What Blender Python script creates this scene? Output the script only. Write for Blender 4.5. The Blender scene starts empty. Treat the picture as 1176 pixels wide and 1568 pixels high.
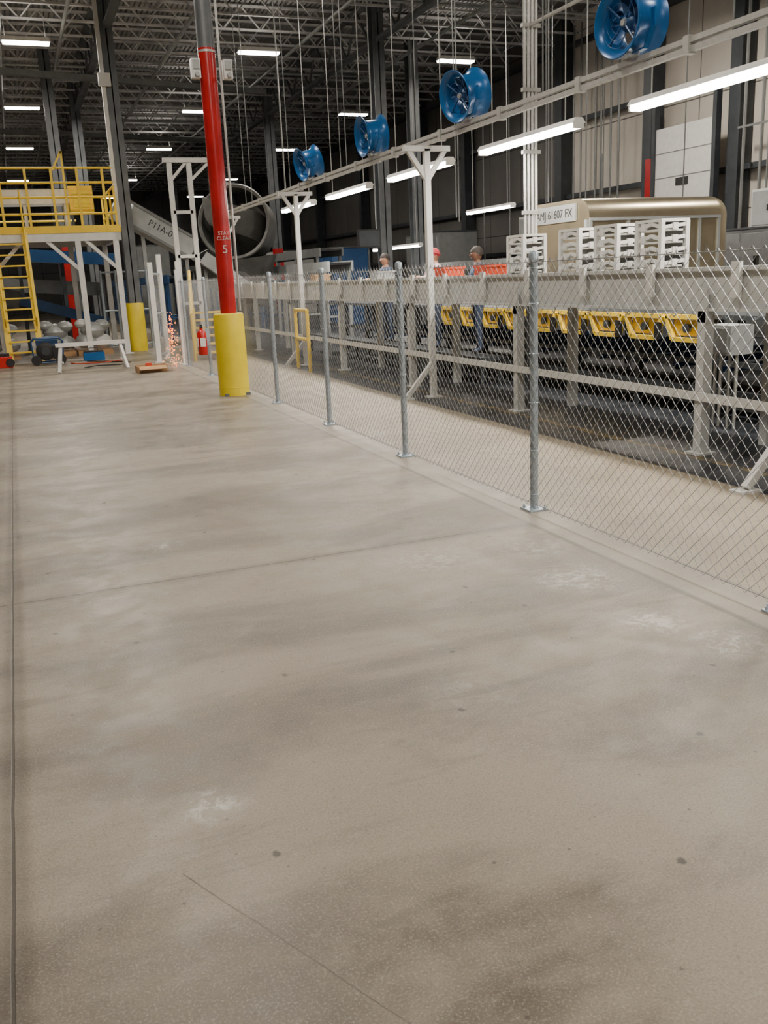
import bpy, bmesh, math, random
from mathutils import Vector, Matrix
random.seed(7)
D = bpy.data
COL = bpy.context.scene.collection

# ------------------------------------------------------------------ materials
MATS = {}
def mat(name, col, rough=0.5, metal=0.0, var=0.12, scale=6.0, emit=None, estr=0.0, bump=0.0):
    if name in MATS: return MATS[name]
    m = D.materials.new(name); m.use_nodes = True
    nt = m.node_tree; b = nt.nodes['Principled BSDF']
    b.inputs['Roughness'].default_value = rough
    b.inputs['Metallic'].default_value = metal
    tc = nt.nodes.new('ShaderNodeTexCoord')
    n = nt.nodes.new('ShaderNodeTexNoise'); n.inputs['Scale'].default_value = scale
    n.inputs['Detail'].default_value = 4
    nt.links.new(tc.outputs['Object'], n.inputs['Vector'])
    r = nt.nodes.new('ShaderNodeValToRGB')
    r.color_ramp.elements[0].position = 0.3; r.color_ramp.elements[1].position = 0.7
    r.color_ramp.elements[0].color = tuple(max(0, c*(1-var)) for c in col)+(1,)
    r.color_ramp.elements[1].color = tuple(min(1, c*(1+var)) for c in col)+(1,)
    nt.links.new(n.outputs['Fac'], r.inputs['Fac'])
    nt.links.new(r.outputs['Color'], b.inputs['Base Color'])
    if bump:
        bp = nt.nodes.new('ShaderNodeBump'); bp.inputs['Strength'].default_value = bump
        nt.links.new(n.outputs['Fac'], bp.inputs['Height']); nt.links.new(bp.outputs['Normal'], b.inputs['Normal'])
    if emit:
        b.inputs['Emission Color'].default_value = tuple(emit)+(1,)
        b.inputs['Emission Strength'].default_value = estr
        try: m.cycles.emission_sampling='NONE'
        except Exception: pass
    MATS[name] = m
    return m

GALV  = mat('galvanised_steel', (0.46,0.54,0.62), 0.36, 0.6, 0.2, 30)
WIRE  = mat('fence_wire', (0.33,0.34,0.35), 0.4, 0.6, 0.05, 30)
YEL   = mat('safety_yellow', (0.80,0.62,0.02), 0.35, 0, 0.06, 5)
YELP  = mat('rail_yellow', (0.85,0.58,0.03), 0.45, 0, 0.06, 5)
RED   = mat('column_red', (0.40,0.012,0.015), 0.25, 0, 0.15, 4)
DKST  = mat('dark_steel', (0.045,0.052,0.06), 0.45, 0.2, 0.2, 3)
GREYC = mat('column_grey', (0.12,0.13,0.14), 0.45, 0.1, 0.2, 3)
WHT   = mat('white_paint', (0.66,0.66,0.64), 0.4, 0, 0.06, 8)
CREAM = mat('conveyor_cream', (0.53,0.545,0.54), 0.35, 0.0, 0.08, 4)
STRUT = mat('strut_steel', (0.48,0.48,0.46), 0.4, 0.4, 0.1, 20)
BLUE  = mat('fan_blue', (0.005,0.105,0.32), 0.3, 0.1, 0.12, 6)
BLUED = mat('machine_blue', (0.012,0.06,0.17), 0.4, 0.1, 0.15, 4)
BLACK = mat('black_rubber', (0.015,0.015,0.017), 0.45, 0, 0.2, 10)
GREY  = mat('machine_grey', (0.20,0.21,0.21), 0.4, 0.2, 0.12, 4)
LGREY = mat('light_grey', (0.38,0.40,0.40), 0.4, 0.2, 0.1, 4)
DRUM  = mat('chute_dark_steel', (0.10,0.10,0.095), 0.5, 0.1, 0.3, 3)
TAN   = mat('container_aluminium', (0.50,0.44,0.31), 0.28, 0.85, 0.12, 3)
PLAST = mat('white_plastic', (0.78,0.78,0.75), 0.45, 0, 0.05, 10)
ORANG = mat('orange_plastic', (0.62,0.06,0.015), 0.5, 0, 0.08, 8)
CARD  = mat('cardboard', (0.42,0.25,0.12), 0.8, 0, 0.1, 8)
REDP  = mat('red_gloss', (0.50,0.012,0.012), 0.25, 0, 0.05, 8)
JOIST = mat('joist_paint', (0.60,0.60,0.60), 0.55, 0.1, 0.3, 2)
LAMP  = mat('lamp_diffuser', (0.9,0.9,0.9), 0.5, 0, 0, 5, (1.0,0.94,0.85), 24)
LAMPH = mat('high_lamp_diffuser', (0.9,0.9,0.9), 0.5, 0, 0, 5, (1.0,0.94,0.85), 20)
SPARK = mat('spark_glow', (0.9,0.3,0.05), 0.5, 0, 0, 5, (1.0,0.22,0.03), 5)
SKIN1 = mat('skin_medium', (0.42,0.22,0.14), 0.55, 0, 0.05, 12)
SKIN2 = mat('skin_dark', (0.16,0.08,0.05), 0.55, 0, 0.05, 12)
HAIR  = mat('hair_dark', (0.02,0.015,0.012), 0.7, 0, 0.2, 40)
DENIM = mat('denim', (0.03,0.05,0.10), 0.8, 0, 0.2, 20)

# ------------------------------------------------------------------ builder
class B:
    def __init__(s): s.v=[]; s.f=[]; s.m=[]; s.mats=[]
    def mi(s, m):
        if m not in s.mats: s.mats.append(m)
        return s.mats.index(m)
    def add(s, vs, fs, m):
        o=len(s.v); s.v+= [tuple(x) for x in vs]; k=s.mi(m)
        for f in fs: s.f.append(tuple(i+o for i in f)); s.m.append(k)
    def box(s, c, d, m, R=None):
        hx,hy,hz=d[0]/2,d[1]/2,d[2]/2
        vs=[Vector((x,y,z)) for x in(-hx,hx) for y in(-hy,hy) for z in(-hz,hz)]
        if R is not None: vs=[R@p for p in vs]
        c=Vector(c); vs=[p+c for p in vs]
        s.add(vs,[(0,1,3,2),(4,6,7,5),(0,4,5,1),(2,3,7,6),(0,2,6,4),(1,5,7,3)],m)
    def bb(s, x0,x1,y0,y1,z0,z1,m): s.box(((x0+x1)/2,(y0+y1)/2,(z0+z1)/2),(x1-x0,y1-y0,z1-z0),m)
    def frame(s,d):
        d=d.normalized(); up=Vector((0,0,1)) if abs(d.z)<0.95 else Vector((1,0,0))
        a=d.cross(up).normalized(); b=a.cross(d).normalized(); return a,b
    def bar(s,p,q,w,h,m):
        p=Vector(p);q=Vector(q);a,b=s.frame(q-p)
        a=a*w/2;b=b*h/2
        vs=[p-a-b,p+a-b,p+a+b,p-a+b,q-a-b,q+a-b,q+a+b,q-a+b]
        s.add(vs,[(0,3,2,1),(4,5,6,7),(0,1,5,4),(1,2,6,5),(2,3,7,6),(3,0,4,7)],m)
    def tube(s,p,q,r,m,n=10,r2=None):
        p=Vector(p);q=Vector(q);a,b=s.frame(q-p); r2=r if r2 is None else r2
        vs=[];
        for c,rr in((p,r),(q,r2)):
            for i in range(n):
                t=2*math.pi*i/n; vs.append(c+a*math.cos(t)*rr+b*math.sin(t)*rr)
        fs=[(i,(i+1)%n,n+(i+1)%n,n+i) for i in range(n)]+[tuple(range(n-1,-1,-1)),tuple(range(n,2*n))]
        s.add(vs,fs,m)
    def path(s,pts,r,m,n=8,closed=False):
        pts=[Vector(p) for p in pts]; N=len(pts); vs=[]
        pa=None
        for i,p in enumerate(pts):
            if closed: d=pts[(i+1)%N]-pts[i-1]
            else: d=pts[min(i+1,N-1)]-pts[max(i-1,0)]
            d.normalize()
            if pa is None: a,b=s.frame(d)
            else:
                a=(pa-d*pa.dot(d)).normalized(); b=d.cross(a)
            pa=a
            rr=r[i] if isinstance(r,(list,tuple)) else r
            b=d.cross(a)
            for k in range(n):
                t=2*math.pi*k/n; vs.append(p+a*math.cos(t)*rr+b*math.sin(t)*rr)
        fs=[]
        for i in range(N if closed else N-1):
            j=(i+1)%N
            for k in range(n):
                fs.append((i*n+k,i*n+(k+1)%n,j*n+(k+1)%n,j*n+k))
        if not closed: fs+= [tuple(range(n-1,-1,-1)),tuple(range((N-1)*n,N*n))]
        s.add(vs,fs,m)
    def lathe(s,o,ax,prof,m,n=24,caps=True):
        o=Vector(o);ax=Vector(ax).normalized();a,b=s.frame(ax); vs=[]
        for t,r in prof:
            for i in range(n):
                g=2*math.pi*i/n; vs.append(o+ax*t+a*math.cos(g)*r+b*math.sin(g)*r)
        fs=[]
        for j in range(len(prof)-1):
            for i in range(n):
                fs.append((j*n+i,j*n+(i+1)%n,(j+1)*n+(i+1)%n,(j+1)*n+i))
        if caps: fs+=[tuple(range(n-1,-1,-1)),tuple(range((len(prof)-1)*n,len(prof)*n))]
        s.add(vs,fs,m)
    def sphere(s,c,r,m,n=12,sc=(1,1,1),R=None):
        vs=[];fs=[];h=n//2; c=Vector(c)
        for j in range(h+1):
            ph=math.pi*j/h
            for i in range(n):
                t=2*math.pi*i/n
                p=Vector((math.sin(ph)*math.cos(t)*sc[0],math.sin(ph)*math.sin(t)*sc[1],math.cos(ph)*sc[2]))*r
                if R is not None:p=R@p
                vs.append(c+p)
        for j in range(h):
            for i in range(n): fs.append((j*n+i,(j+1)*n+i,(j+1)*n+(i+1)%n,j*n+(i+1)%n))
        s.add(vs,fs,m)
    def extr(s,poly,axis,a0,a1,m):
        def P(u,w,t):
            return {'x':(t,u,w),'y':(u,t,w),'z':(u,w,t)}[axis]
        n=len(poly)
        vs=[P(u,w,a0) for u,w in poly]+[P(u,w,a1) for u,w in poly]
        fs=[(i,(i+1)%n,n+(i+1)%n,n+i) for i in range(n)]+[tuple(range(n-1,-1,-1)),tuple(range(n,2*n))]
        s.add(vs,fs,m)
    def build(s,name,parent=None,bevel=0,ang=35):
        me=D.meshes.new(name); me.from_pydata(s.v,[],s.f); 
        for m in s.mats: me.materials.append(m)
        me.polygons.foreach_set('material_index',s.m)
        me.polygons.foreach_set('use_smooth',[True]*len(s.f))
        bm=bmesh.new(); bm.from_mesh(me); bmesh.ops.recalc_face_normals(bm,faces=bm.faces); bm.to_mesh(me); bm.free()
        me.set_sharp_from_angle(angle=math.radians(ang))
        me.update()
        ob=D.objects.new(name,me); COL.objects.link(ob)
        if bevel:
            md=ob.modifiers.new('bev','BEVEL'); md.width=bevel; md.segments=2; md.limit_method='ANGLE'
        if parent: ob.parent=parent
        return ob
def empty(name,loc=(0,0,0)):
    e=D.objects.new(name,None); e.location=loc; COL.objects.link(e); e.empty_display_size=0.1; return e
def text(name,body,loc,size,M,m,parent=None):
    c=D.curves.new(name,'FONT'); c.body=body; c.size=size; c.extrude=0.002; c.align_x='CENTER'; c.align_y='CENTER'
    c.materials.append(m)
    o=D.objects.new(name,c); COL.objects.link(o); o.matrix_world=Matrix.Translation(loc)@M.to_4x4()
    if parent: o.parent=parent
    return o
def area(name,loc,sx,sy,power,col,parent=None,rot=(0,0,0),spread=180):
    l=D.lights.new(name,'AREA'); l.shape='RECTANGLE'; l.size=sx; l.size_y=sy; l.energy=power; l.color=col
    l.spread=math.radians(spread)
    o=D.objects.new(name,l); o.location=loc; o.rotation_euler=rot; COL.objects.link(o)
    if parent: o.parent=parent
    return o
FACE_NX=Matrix(((0,0,-1),(-1,0,0),(0,1,0)))     # faces -X
FACE_NY=Matrix(((1,0,0),(0,0,-1),(0,1,0)))      # faces -Y

# ------------------------------------------------------------------ camera (height 1.74 m)
cam=D.cameras.new('camera'); co=D.objects.new('camera',cam); COL.objects.link(co)
right=Vector((0.9285,-0.3689,-0.0445)).normalized(); back=Vector((-0.347,-0.9035,0.2515)).normalized()
up=back.cross(right).normalized(); right=up.cross(back).normalized()
M=Matrix((right,up,back)).transposed().to_4x4(); M.translation=Vector((0,0,1.74)); co.matrix_world=M
cam.sensor_fit='HORIZONTAL'; cam.sensor_width=36; cam.lens=36*1396/1176; cam.clip_end=200; cam.clip_start=0.05
bpy.context.scene.camera=co

# ------------------------------------------------------------------ floor
def floor_material():
    m=D.materials.new('polished_concrete'); m.use_nodes=True; nt=m.node_tree; N=nt.nodes; L=nt.links
    b=N['Principled BSDF']
    tc=N.new('ShaderNodeTexCoord'); sp=N.new('ShaderNodeSeparateXYZ'); L.new(tc.outputs['Object'],sp.inputs[0])
    X,Y=sp.outputs[0],sp.outputs[1]
    def ma(op,a,b_=None,c=None):
        n=N.new('ShaderNodeMath'); n.operation=op
        for i,v in enumerate((a,b_,c)):
            if v is None: continue
            if isinstance(v,(int,float)): n.inputs[i].default_value=v
            else: L.new(v,n.inputs[i])
        return n.outputs[0]
    def noise(sc,det=4,rough=0.5,dist=0,vec=None):
        n=N.new('ShaderNodeTexNoise'); n.inputs['Scale'].default_value=sc; n.inputs['Detail'].default_value=det
        n.inputs['Roughness'].default_value=rough; n.inputs['Distortion'].default_value=dist
        L.new(vec if vec else tc.outputs['Object'],n.inputs['Vector']); return n.outputs['Fac']
    def rmp(v,a,b_,lo=0.0,hi=1.0):
        n=N.new('ShaderNodeMapRange'); n.clamp=True; n.interpolation_type='SMOOTHSTEP'
        L.new(v,n.inputs[0]); n.inputs[1].default_value=a;n.inputs[2].default_value=b_;n.inputs[3].default_value=lo;n.inputs[4].default_value=hi
        return n.outputs[0]
    def mix(f,a,b_):
        n=N.new('ShaderNodeMix'); n.data_type='RGBA'
        if isinstance(f,(int,float)): n.inputs[0].default_value=f
        else: L.new(f,n.inputs[0])
        for i,v in ((6,a),(7,b_)):
            if isinstance(v,tuple): n.inputs[i].default_value=v+(1,)
            else: L.new(v,n.inputs[i])
        return n.outputs[2]
    def mapping(sx,sy,loc=(0,0,0)):
        mp=N.new('ShaderNodeMapping'); mp.inputs['Scale'].default_value=(sx,sy,1); mp.inputs['Location'].default_value=loc
        L.new(tc.outputs['Object'],mp.inputs[0]); return mp.outputs[0]
    broad=rmp(noise(0.9,7,0.60,0.4,mapping(0.55,1.3,(3.1,1.7,0))),0.41,0.59)
    mid=rmp(noise(3.4,9,0.72,0.2),0.36,0.66)
    fine=noise(120,3,0.75)
    fine2=noise(34,6,0.75)
    c=mix(broad,(0.098,0.080,0.058),(0.225,0.191,0.144))
    c=mix(ma('MULTIPLY',mid,0.48),c,(0.250,0.215,0.165))
    c=mix(rmp(noise(1.25,7,0.65,0.9,mapping(1,1,(2,9,0))),0.54,0.70,0,0.42),c,(0.088,0.071,0.053))
    c=mix(rmp(noise(0.55,5,0.6,1.2,mapping(1.2,1,(12,4,0))),0.56,0.64,0,0.28),c,(0.27,0.24,0.19))
    c=mix(rmp(fine,0.50,0.68,0,0.45),c,(0.36,0.33,0.27))
    c=mix(rmp(fine,0.48,0.32,0,0.40),c,(0.085,0.07,0.055))
    c=mix(rmp(fine2,0.54,0.72,0,0.45),c,(0.095,0.08,0.062))
    c=mix(rmp(noise(16,8,0.8,0,mapping(1,1,(5,5,0))),0.56,0.70,0,0.40),c,(0.34,0.31,0.25))
    st=rmp(noise(2.2,7,0.66,0.8,mapping(0.35,2.4,(0,5,0))),0.56,0.70,0,0.45)
    c=mix(st,c,(0.105,0.088,0.069))
    for sc,th,s,th2 in ((1.7,0.058,0.85,0.5),(4.3,0.058,0.6,0.78),(9.0,0.06,0.5,0.8)):
        vo=N.new('ShaderNodeTexVoronoi'); vo.voronoi_dimensions='2D'; vo.inputs['Scale'].default_value=sc
        L.new(tc.outputs['Object'],vo.inputs['Vector'])
        sep=N.new('ShaderNodeSeparateColor'); L.new(vo.outputs['Color'],sep.inputs[0])
        on=ma('GREATER_THAN',sep.outputs[0],th2)
        d=ma('ADD',vo.outputs['Distance'],ma('MULTIPLY',noise(38,3),0.07))
        c=mix(ma('MULTIPLY',ma('MULTIPLY',rmp(d,th-0.012,th+0.012,1,0),s),on),c,(0.035,0.028,0.022))
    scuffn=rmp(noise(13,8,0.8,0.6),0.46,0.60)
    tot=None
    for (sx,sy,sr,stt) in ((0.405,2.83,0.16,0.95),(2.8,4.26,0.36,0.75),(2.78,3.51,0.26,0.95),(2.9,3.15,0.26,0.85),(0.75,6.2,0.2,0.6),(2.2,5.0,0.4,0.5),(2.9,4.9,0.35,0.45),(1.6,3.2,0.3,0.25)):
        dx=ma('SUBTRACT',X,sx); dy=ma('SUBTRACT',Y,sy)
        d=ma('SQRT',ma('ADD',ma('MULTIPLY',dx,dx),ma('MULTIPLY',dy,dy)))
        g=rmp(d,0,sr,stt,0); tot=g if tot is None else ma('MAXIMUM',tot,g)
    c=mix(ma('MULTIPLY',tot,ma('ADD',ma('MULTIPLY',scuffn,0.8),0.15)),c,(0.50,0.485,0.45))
    wob=ma('MULTIPLY',ma('SUBTRACT',noise(3,3),0.5),0.008)
    def line(v,pos,w,soft=0.004):
        d=ma('ABSOLUTE',ma('ADD',ma('SUBTRACT',v,pos),wob)); return rmp(d,w,w+soft,1,0)
    def rng(v,a,b_):
        return ma('MULTIPLY',ma('GREATER_THAN',v,a),ma('LESS_THAN',v,b_))
    j1=ma('MULTIPLY',line(X,-0.235,0.004),0.9)
    j1b=ma('MULTIPLY',line(X,-0.235,0.02,0.05),0.35)
    j2=ma('MULTIPLY',ma('MULTIPLY',line(Y,5.41,0.004,0.009),rng(X,-9,3.17)),0.8)
    j2b=ma('MULTIPLY',ma('MULTIPLY',line(Y,5.41,0.015,0.07),rng(X,-9,3.17)),0.3)
    j3=ma('MULTIPLY',ma('MULTIPLY',line(Y,13.2,0.005,0.03),rng(X,-9,3.17)),0.6)
    j4=ma('MULTIPLY',ma('MULTIPLY',line(Y,9.3,0.005,0.02),rng(X,-9,3.17)),0.35)
    nd=ma('ADD',ma('MULTIPLY',ma('SUBTRACT',X,0.366),0.894),ma('MULTIPLY',ma('SUBTRACT',Y,2.26),0.447))
    cr=ma('MULTIPLY',ma('MULTIPLY',rmp(ma('ABSOLUTE',ma('ADD',nd,ma('MULTIPLY',wob,2.2))),0.0012,0.0035,1,0),rng(Y,1.2,2.5)),ma('ADD',ma('MULTIPLY',mid,0.5),0.25))
    jj=ma('MAXIMUM',ma('MAXIMUM',ma('MAXIMUM',j1,j1b),ma('MAXIMUM',j2,j2b)),ma('MAXIMUM',ma('MAXIMUM',j3,cr),j4))
    c=mix(jj,c,(0.035,0.028,0.021))
    strip=rng(X,3.17,3.50)
    c=mix(ma('MULTIPLY',strip,0.5),c,(0.29,0.262,0.215))
    c=mix(ma('MULTIPLY',ma('MAXIMUM',line(X,3.17,0.008,0.025),line(X,3.50,0.006,0.02)),0.6),c,(0.06,0.05,0.04))
    beyond_lit=ma('GREATER_THAN',X,3.5)
    c=mix(ma('MULTIPLY',beyond_lit,0.5),c,(0.36,0.305,0.22))  # strip-lamp brightness past the fence mixed into the concrete colour
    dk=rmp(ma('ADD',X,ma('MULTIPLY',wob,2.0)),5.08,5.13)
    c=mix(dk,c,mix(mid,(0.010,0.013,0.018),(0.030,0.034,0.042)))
    yl=ma('MULTIPLY',line(X,5.62,0.05,0.01),rmp(noise(8,4),0.45,0.6,0.05,0.5))
    c=mix(yl,c,(0.35,0.24,0.04))
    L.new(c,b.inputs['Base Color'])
    rg=ma('ADD',ma('MULTIPLY',mid,0.18),0.31); rg=ma('ADD',rg,ma('MULTIPLY',fine2,0.12))
    L.new(rg,b.inputs['Roughness'])
    b.inputs['Specular IOR Level'].default_value=0.45
    bp=N.new('ShaderNodeBump'); bp.inputs['Strength'].default_value=0.18; bp.inputs['Distance'].default_value=0.01
    L.new(ma('SUBTRACT',ma('ADD',ma('MULTIPLY',fine,0.25),ma('MULTIPLY',mid,0.3)),ma('MULTIPLY',jj,1.5)),bp.inputs['Height']); L.new(bp.outputs[0],b.inputs['Normal'])
    return m
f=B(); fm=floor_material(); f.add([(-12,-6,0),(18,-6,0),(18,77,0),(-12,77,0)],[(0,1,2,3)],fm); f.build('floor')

# ------------------------------------------------------------------ shell
def wall_material(name,c1,c2):
    m=mat(name,c1,0.7,0,0.1,0.8); nt=m.node_tree; N=nt.nodes;L=nt.links; b=N['Principled BSDF']
    src=b.inputs['Base Color'].links[0].from_socket
    tc=N.new('ShaderNodeTexCoord'); br=N.new('ShaderNodeTexBrick')
    sx=N.new('ShaderNodeSeparateXYZ'); cb=N.new('ShaderNodeCombineXYZ'); L.new(tc.outputs['Object'],sx.inputs[0])
    L.new(sx.outputs[1 if 'right' in name or 'left' in name else 0],cb.inputs[0]); L.new(sx.outputs[2],cb.inputs[1])
    br.offset=0; br.inputs['Scale'].default_value=1; br.inputs['Brick Width'].default_value=2.4; br.inputs['Row Height'].default_value=3.0
    br.inputs['Mortar Size'].default_value=0.018
    L.new(cb.outputs[0],br.inputs['Vector'])
    mx=N.new('ShaderNodeMix'); mx.data_type='RGBA'; L.new(br.outputs['Fac'],mx.inputs[0]); L.new(src,mx.inputs[6]); mx.inputs[7].default_value=c2+(1,)
    L.new(mx.outputs[2],b.inputs['Base Color']); return m
WR=wall_material('wall_right_panel',(0.56,0.52,0.46),(0.12,0.11,0.10))
WR2=wall_material('wall_right_shaded_panel',(0.14,0.135,0.125),(0.03,0.03,0.03))  # same wall panel with the dimness of the far bays put into its colour
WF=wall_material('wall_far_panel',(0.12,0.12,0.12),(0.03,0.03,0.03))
WL=wall_material('wall_left_panel',(0.35,0.33,0.3),(0.1,0.1,0.1))
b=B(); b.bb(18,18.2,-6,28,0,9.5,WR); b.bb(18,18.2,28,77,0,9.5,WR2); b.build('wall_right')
b=B(); b.bb(-12.2,-12,-6,77,0,9.5,WL); b.build('wall_left')
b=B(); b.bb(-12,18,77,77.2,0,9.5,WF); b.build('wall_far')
b=B(); b.bb(-12,18,-6.2,-6,0,9.5,WL); b.build('wall_near')
CEIL=mat('roof_deck',(0.34,0.338,0.332),0.6,0,0.35,1.2)
b=B()
for i in range(200):
    x=-12+i*0.15
    b.add([(x,-6,9.5),(x+0.1,-6,9.5),(x+0.1,77,9.5),(x,77,9.5),(x+0.15,-6,9.55),(x+0.15,77,9.55)],[(0,3,2,1),(1,2,5,4)],CEIL)
b.bb(-12,18,-6,77,9.56,9.6,CEIL); b.build('ceiling')

b=B()
y=16.0
while y<76:
    for zz,w in((9.40,0.12),(8.78,0.10)):
        b.bar((-6,y,zz),(17.5,y,zz),w,0.05,JOIST)
    x=-6; k=0
    while x<17.4:
        z0,z1=(9.40,8.78) if k%2==0 else (8.78,9.40)
        b.bar((x,y,z0),(x+0.55,y,z1),0.035,0.035,JOIST); x+=0.55;k+=1
    y+=1.55
b.build('ceiling_joists')
b=B()
for gx in(3.15,10.6,-4.5):
    for zz in(9.3,8.2): b.bar((gx,0,zz),(gx,76.8,zz),0.2,0.10,GREYC)
    y=0;k=0
    while y<75.5:
        z0,z1=(9.3,8.2) if k%2==0 else (8.2,9.3)
        b.bar((gx,y,z0),(gx,y+1.0,z1),0.06,0.06,GREYC); y+=1.0;k+=1
b.build('ceiling_girders')
b=B()
for (x,z) in((0.6,8.4),(5.2,8.3),(8.9,8.45),(12.4,8.35),(2.2,8.5)):
    b.tube((x,14,z),(x,76,z),0.05,LGREY,8)
for y in(24.2,33,43,52,64): b.tube((-6,y,8.6),(17.4,y,8.6),0.04,LGREY,8)
for y in(30,41): b.bar((-4,y,8.0),(9,y+3,8.0),0.26,0.16,GREY)
b.build('ceiling_pipework')
b=B()
for y in(2,9.5,15.4,19.7,23.2,27.9,35,39.5,47,54.5,62,69.5):
    b.bb(17.55,17.95,y-0.16,y+0.16,0,9.4,DKST)
    b.bb(17.5,17.54,y-0.2,y+0.2,0,9.4,DKST)
for z in(2.3,4.0,6.3,8.6): b.bar((17.8,-5,z),(17.8,76.8,z),0.2,0.14,DKST)
b.bb(17.4,17.5,22.85,23.1,0,4.6,RED)
b.build('trim_wall_framing')
b=B()
for y in (24.4,24.8,25.3,25.6,26.4,26.8,29.2,29.8,31,33): b.tube((17.40,y,0.1),(17.40,y,9.0),0.03,GREY,6)
for y in (19.2,18.6): b.tube((17.40,y,0.1),(17.40,y,9.0),0.04,GREY,6)
b.bar((17.4,19.4,4.9),(17.4,17.2,4.9),0.05,0.05,GREY); b.bar((17.4,17.2,4.9),(17.4,17.2,5.6),0.05,0.05,GREY)
b.build('wall_conduit_run')
for (y,z,w_,h_) in((18.2,2.9,0.7,0.9),(17.1,3.1,0.8,1.2),(25.0,3.0,0.7,1.0),(29.5,2.9,0.8,1.2)):
    q=B(); q.box((17.25,y,z),(0.2,w_,h_),WHT); q.box((17.14,y,z),(0.02,w_*0.86,h_*0.88),LGREY); q.box((17.12,y-w_*0.32,z),(0.02,0.05,0.14),BLACK); q.tube((17.25,y,z+h_/2),(17.25,y,z+h_/2+1.5),0.03,GREY,6)
    q.box((17.42,y,z),(0.16,w_*0.7,0.08),DKST)
    q.build('electrical_panel',bevel=0.008)

# columns
def column(y,x=3.10,redto=5.0):
    e=B()
    e.lathe((x,y,0.04),(0,0,1),[(0.0,0.125),(redto,0.125)],RED,24)
    e.lathe((x,y,redto),(0,0,1),[(0.0,0.122),(9.2-redto,0.122)],GREYC,24)
    e.box((x,y,0.02),(0.4,0.4,0.04),GREYC)
    return e
e=column(14.43)
e.tube((3.28,14.40,1.3),(3.28,14.40,9.0),0.018,STRUT,6)
for dx in(-0.20,0.27):
    e.box((3.10+dx,14.35,4.75),(0.13,0.12,0.26),WHT); e.box((3.10+dx,14.28,4.8),(0.09,0.03,0.12),LGREY)
    e.lathe((3.10+dx,14.26,4.66),(0,-1,0),[(0,0.035),(0.04,0.03)],LGREY,12)
e.lathe((3.10,14.43,4.98),(0,0,1),[(0,0.13),(0.03,0.13)],STRUT,24)
c1=e.build('steel_column')
SIGN=mat('faded_sign_white',(0.55,0.42,0.40),0.6)
text('column_label','STAY\nCLEAR',(3.10,14.43-0.130,2.42),0.075,FACE_NY,SIGN,c1)
text('column_number','5',(3.10,14.43-0.130,2.22),0.17,FACE_NY,SIGN,c1)
def bollard(x,y,h=1.27,r=0.24):
    q=B(); q.lathe((x,y,0),(0,0,1),[(0,r),(0.02,r),(h*0.5,r*0.985),(h-0.04,r*0.98),(h-0.01,r*0.95),(h,r*0.86)],YEL,40)
    q.lathe((x,y,0.12),(0,0,1),[(0,r+0.001),(0.01,r+0.004),(0.02,r+0.001)],YEL,40,False)
    return q.build('column_guard')
bollard(3.09,14.43)
def hcol(x,y,h=9.2,red=0,w=0.34):
    q=B()
    q.bb(x-w/2,x+w/2,y-w/2,y-w/2+0.03,0,h,GREYC); q.bb(x-w/2,x+w/2,y+w/2-0.03,y+w/2,0,h,GREYC); q.bb(x-0.015,x+0.015,y-w/2,y+w/2,0,h,GREYC)
    if red:
        q.bb(x-w/2-.005,x+w/2+.005,y-w/2-.005,y-w/2+.035,0,red,RED); q.bb(x-w/2-.005,x+w/2+.005,y+w/2-.035,y+w/2+.005,0,red,RED)
    return q
q=hcol(3.12,26.5,w=0.32)
q.bar((2.90,26.30,3.3),(2.90,26.30,9.2),0.10,0.10,WHT)
q.box((2.93,26.2,6.9),(0.3,0.15,0.3),WHT)
q.build('steel_column'); bollard(3.07,26.5,1.3,0.27)
for (x,y,r) in((3.12,38.6,0),(3.12,50.7,0),(10.6,26.5,0),(10.6,38.6,3),(10.6,50.7,0),(3.12,62.8,0),(10.6,62.8,0),(13.2,30,0),(1.9,33,3.6)):
    hcol(x,y,9.2,r).build('steel_column')

# ------------------------------------------------------------------ chain link fence
FX=3.40
fence=empty('chain_link_fence',(FX,12,0))
def addto(ob,par):
    ob.parent=par; ob.matrix_parent_inverse=par.matrix_world.inverted()
bpy.context.view_layer.update()
fence_parts=[]
def link_mesh(p0,p1,z0,z1,w=0.040,r=0.0019):
    p0=Vector(p0);p1=Vector(p1); L=(p1-p0).length; d=(p1-p0)/L; nrm=Vector((d.y,-d.x,0))
    n=int(L/w); nj=int((z1-z0)/w); vs=[];fs=[]
    for k in range(n):
        base=len(vs)
        for j in range(nj+1):
            odd=(j+k)%2
            y=(k+(1.03 if odd else -0.03))*w
            off=0.003 if odd else -0.003
            c=p0+d*y+nrm*off; z=z0+j*w
            vs+=[(c+nrm*r).to_tuple()[:2]+(z,),(c+d*r*1.35).to_tuple()[:2]+(z,),(c-nrm*r).to_tuple()[:2]+(z,),(c-d*r*1.35).to_tuple()[:2]+(z,)]
        for j in range(nj):
            for q in range(4):
                a=base+j*4+q; b_=base+j*4+(q+1)%4
                fs.append((a,b_,b_+4,a+4))
        if (nj+k)%2:
            t=len(vs); c=p0+d*((k+1)*w); 
            vs+=[(c.x+r,c.y,z1-0.02),(c.x-r,c.y+r,z1-0.02),(c.x-r,c.y-r,z1-0.02),(c.x,c.y+0.012,z1+0.03),(c.x,c.y-0.012,z1+0.03)]
            fs+=[(t,t+1,t+3),(t+1,t+2,t+3),(t+2,t,t+3),(t,t+1,t+4),(t+1,t+2,t+4),(t+2,t,t+4)]
    return vs,fs
q=B()
vs,fs=link_mesh((FX-0.033,0.9,0),(FX-0.033,20.6,0),0.04,1.80); q.add(vs,fs,WIRE)
q.tube((FX-0.033,0.9,1.78),(FX-0.033,20.6,1.78),0.003,WIRE,5)
q.tube((FX-0.033,0.9,0.06),(FX-0.033,20.6,0.06),0.003,WIRE,5)
fence_parts.append(q.build('mesh'))
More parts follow.
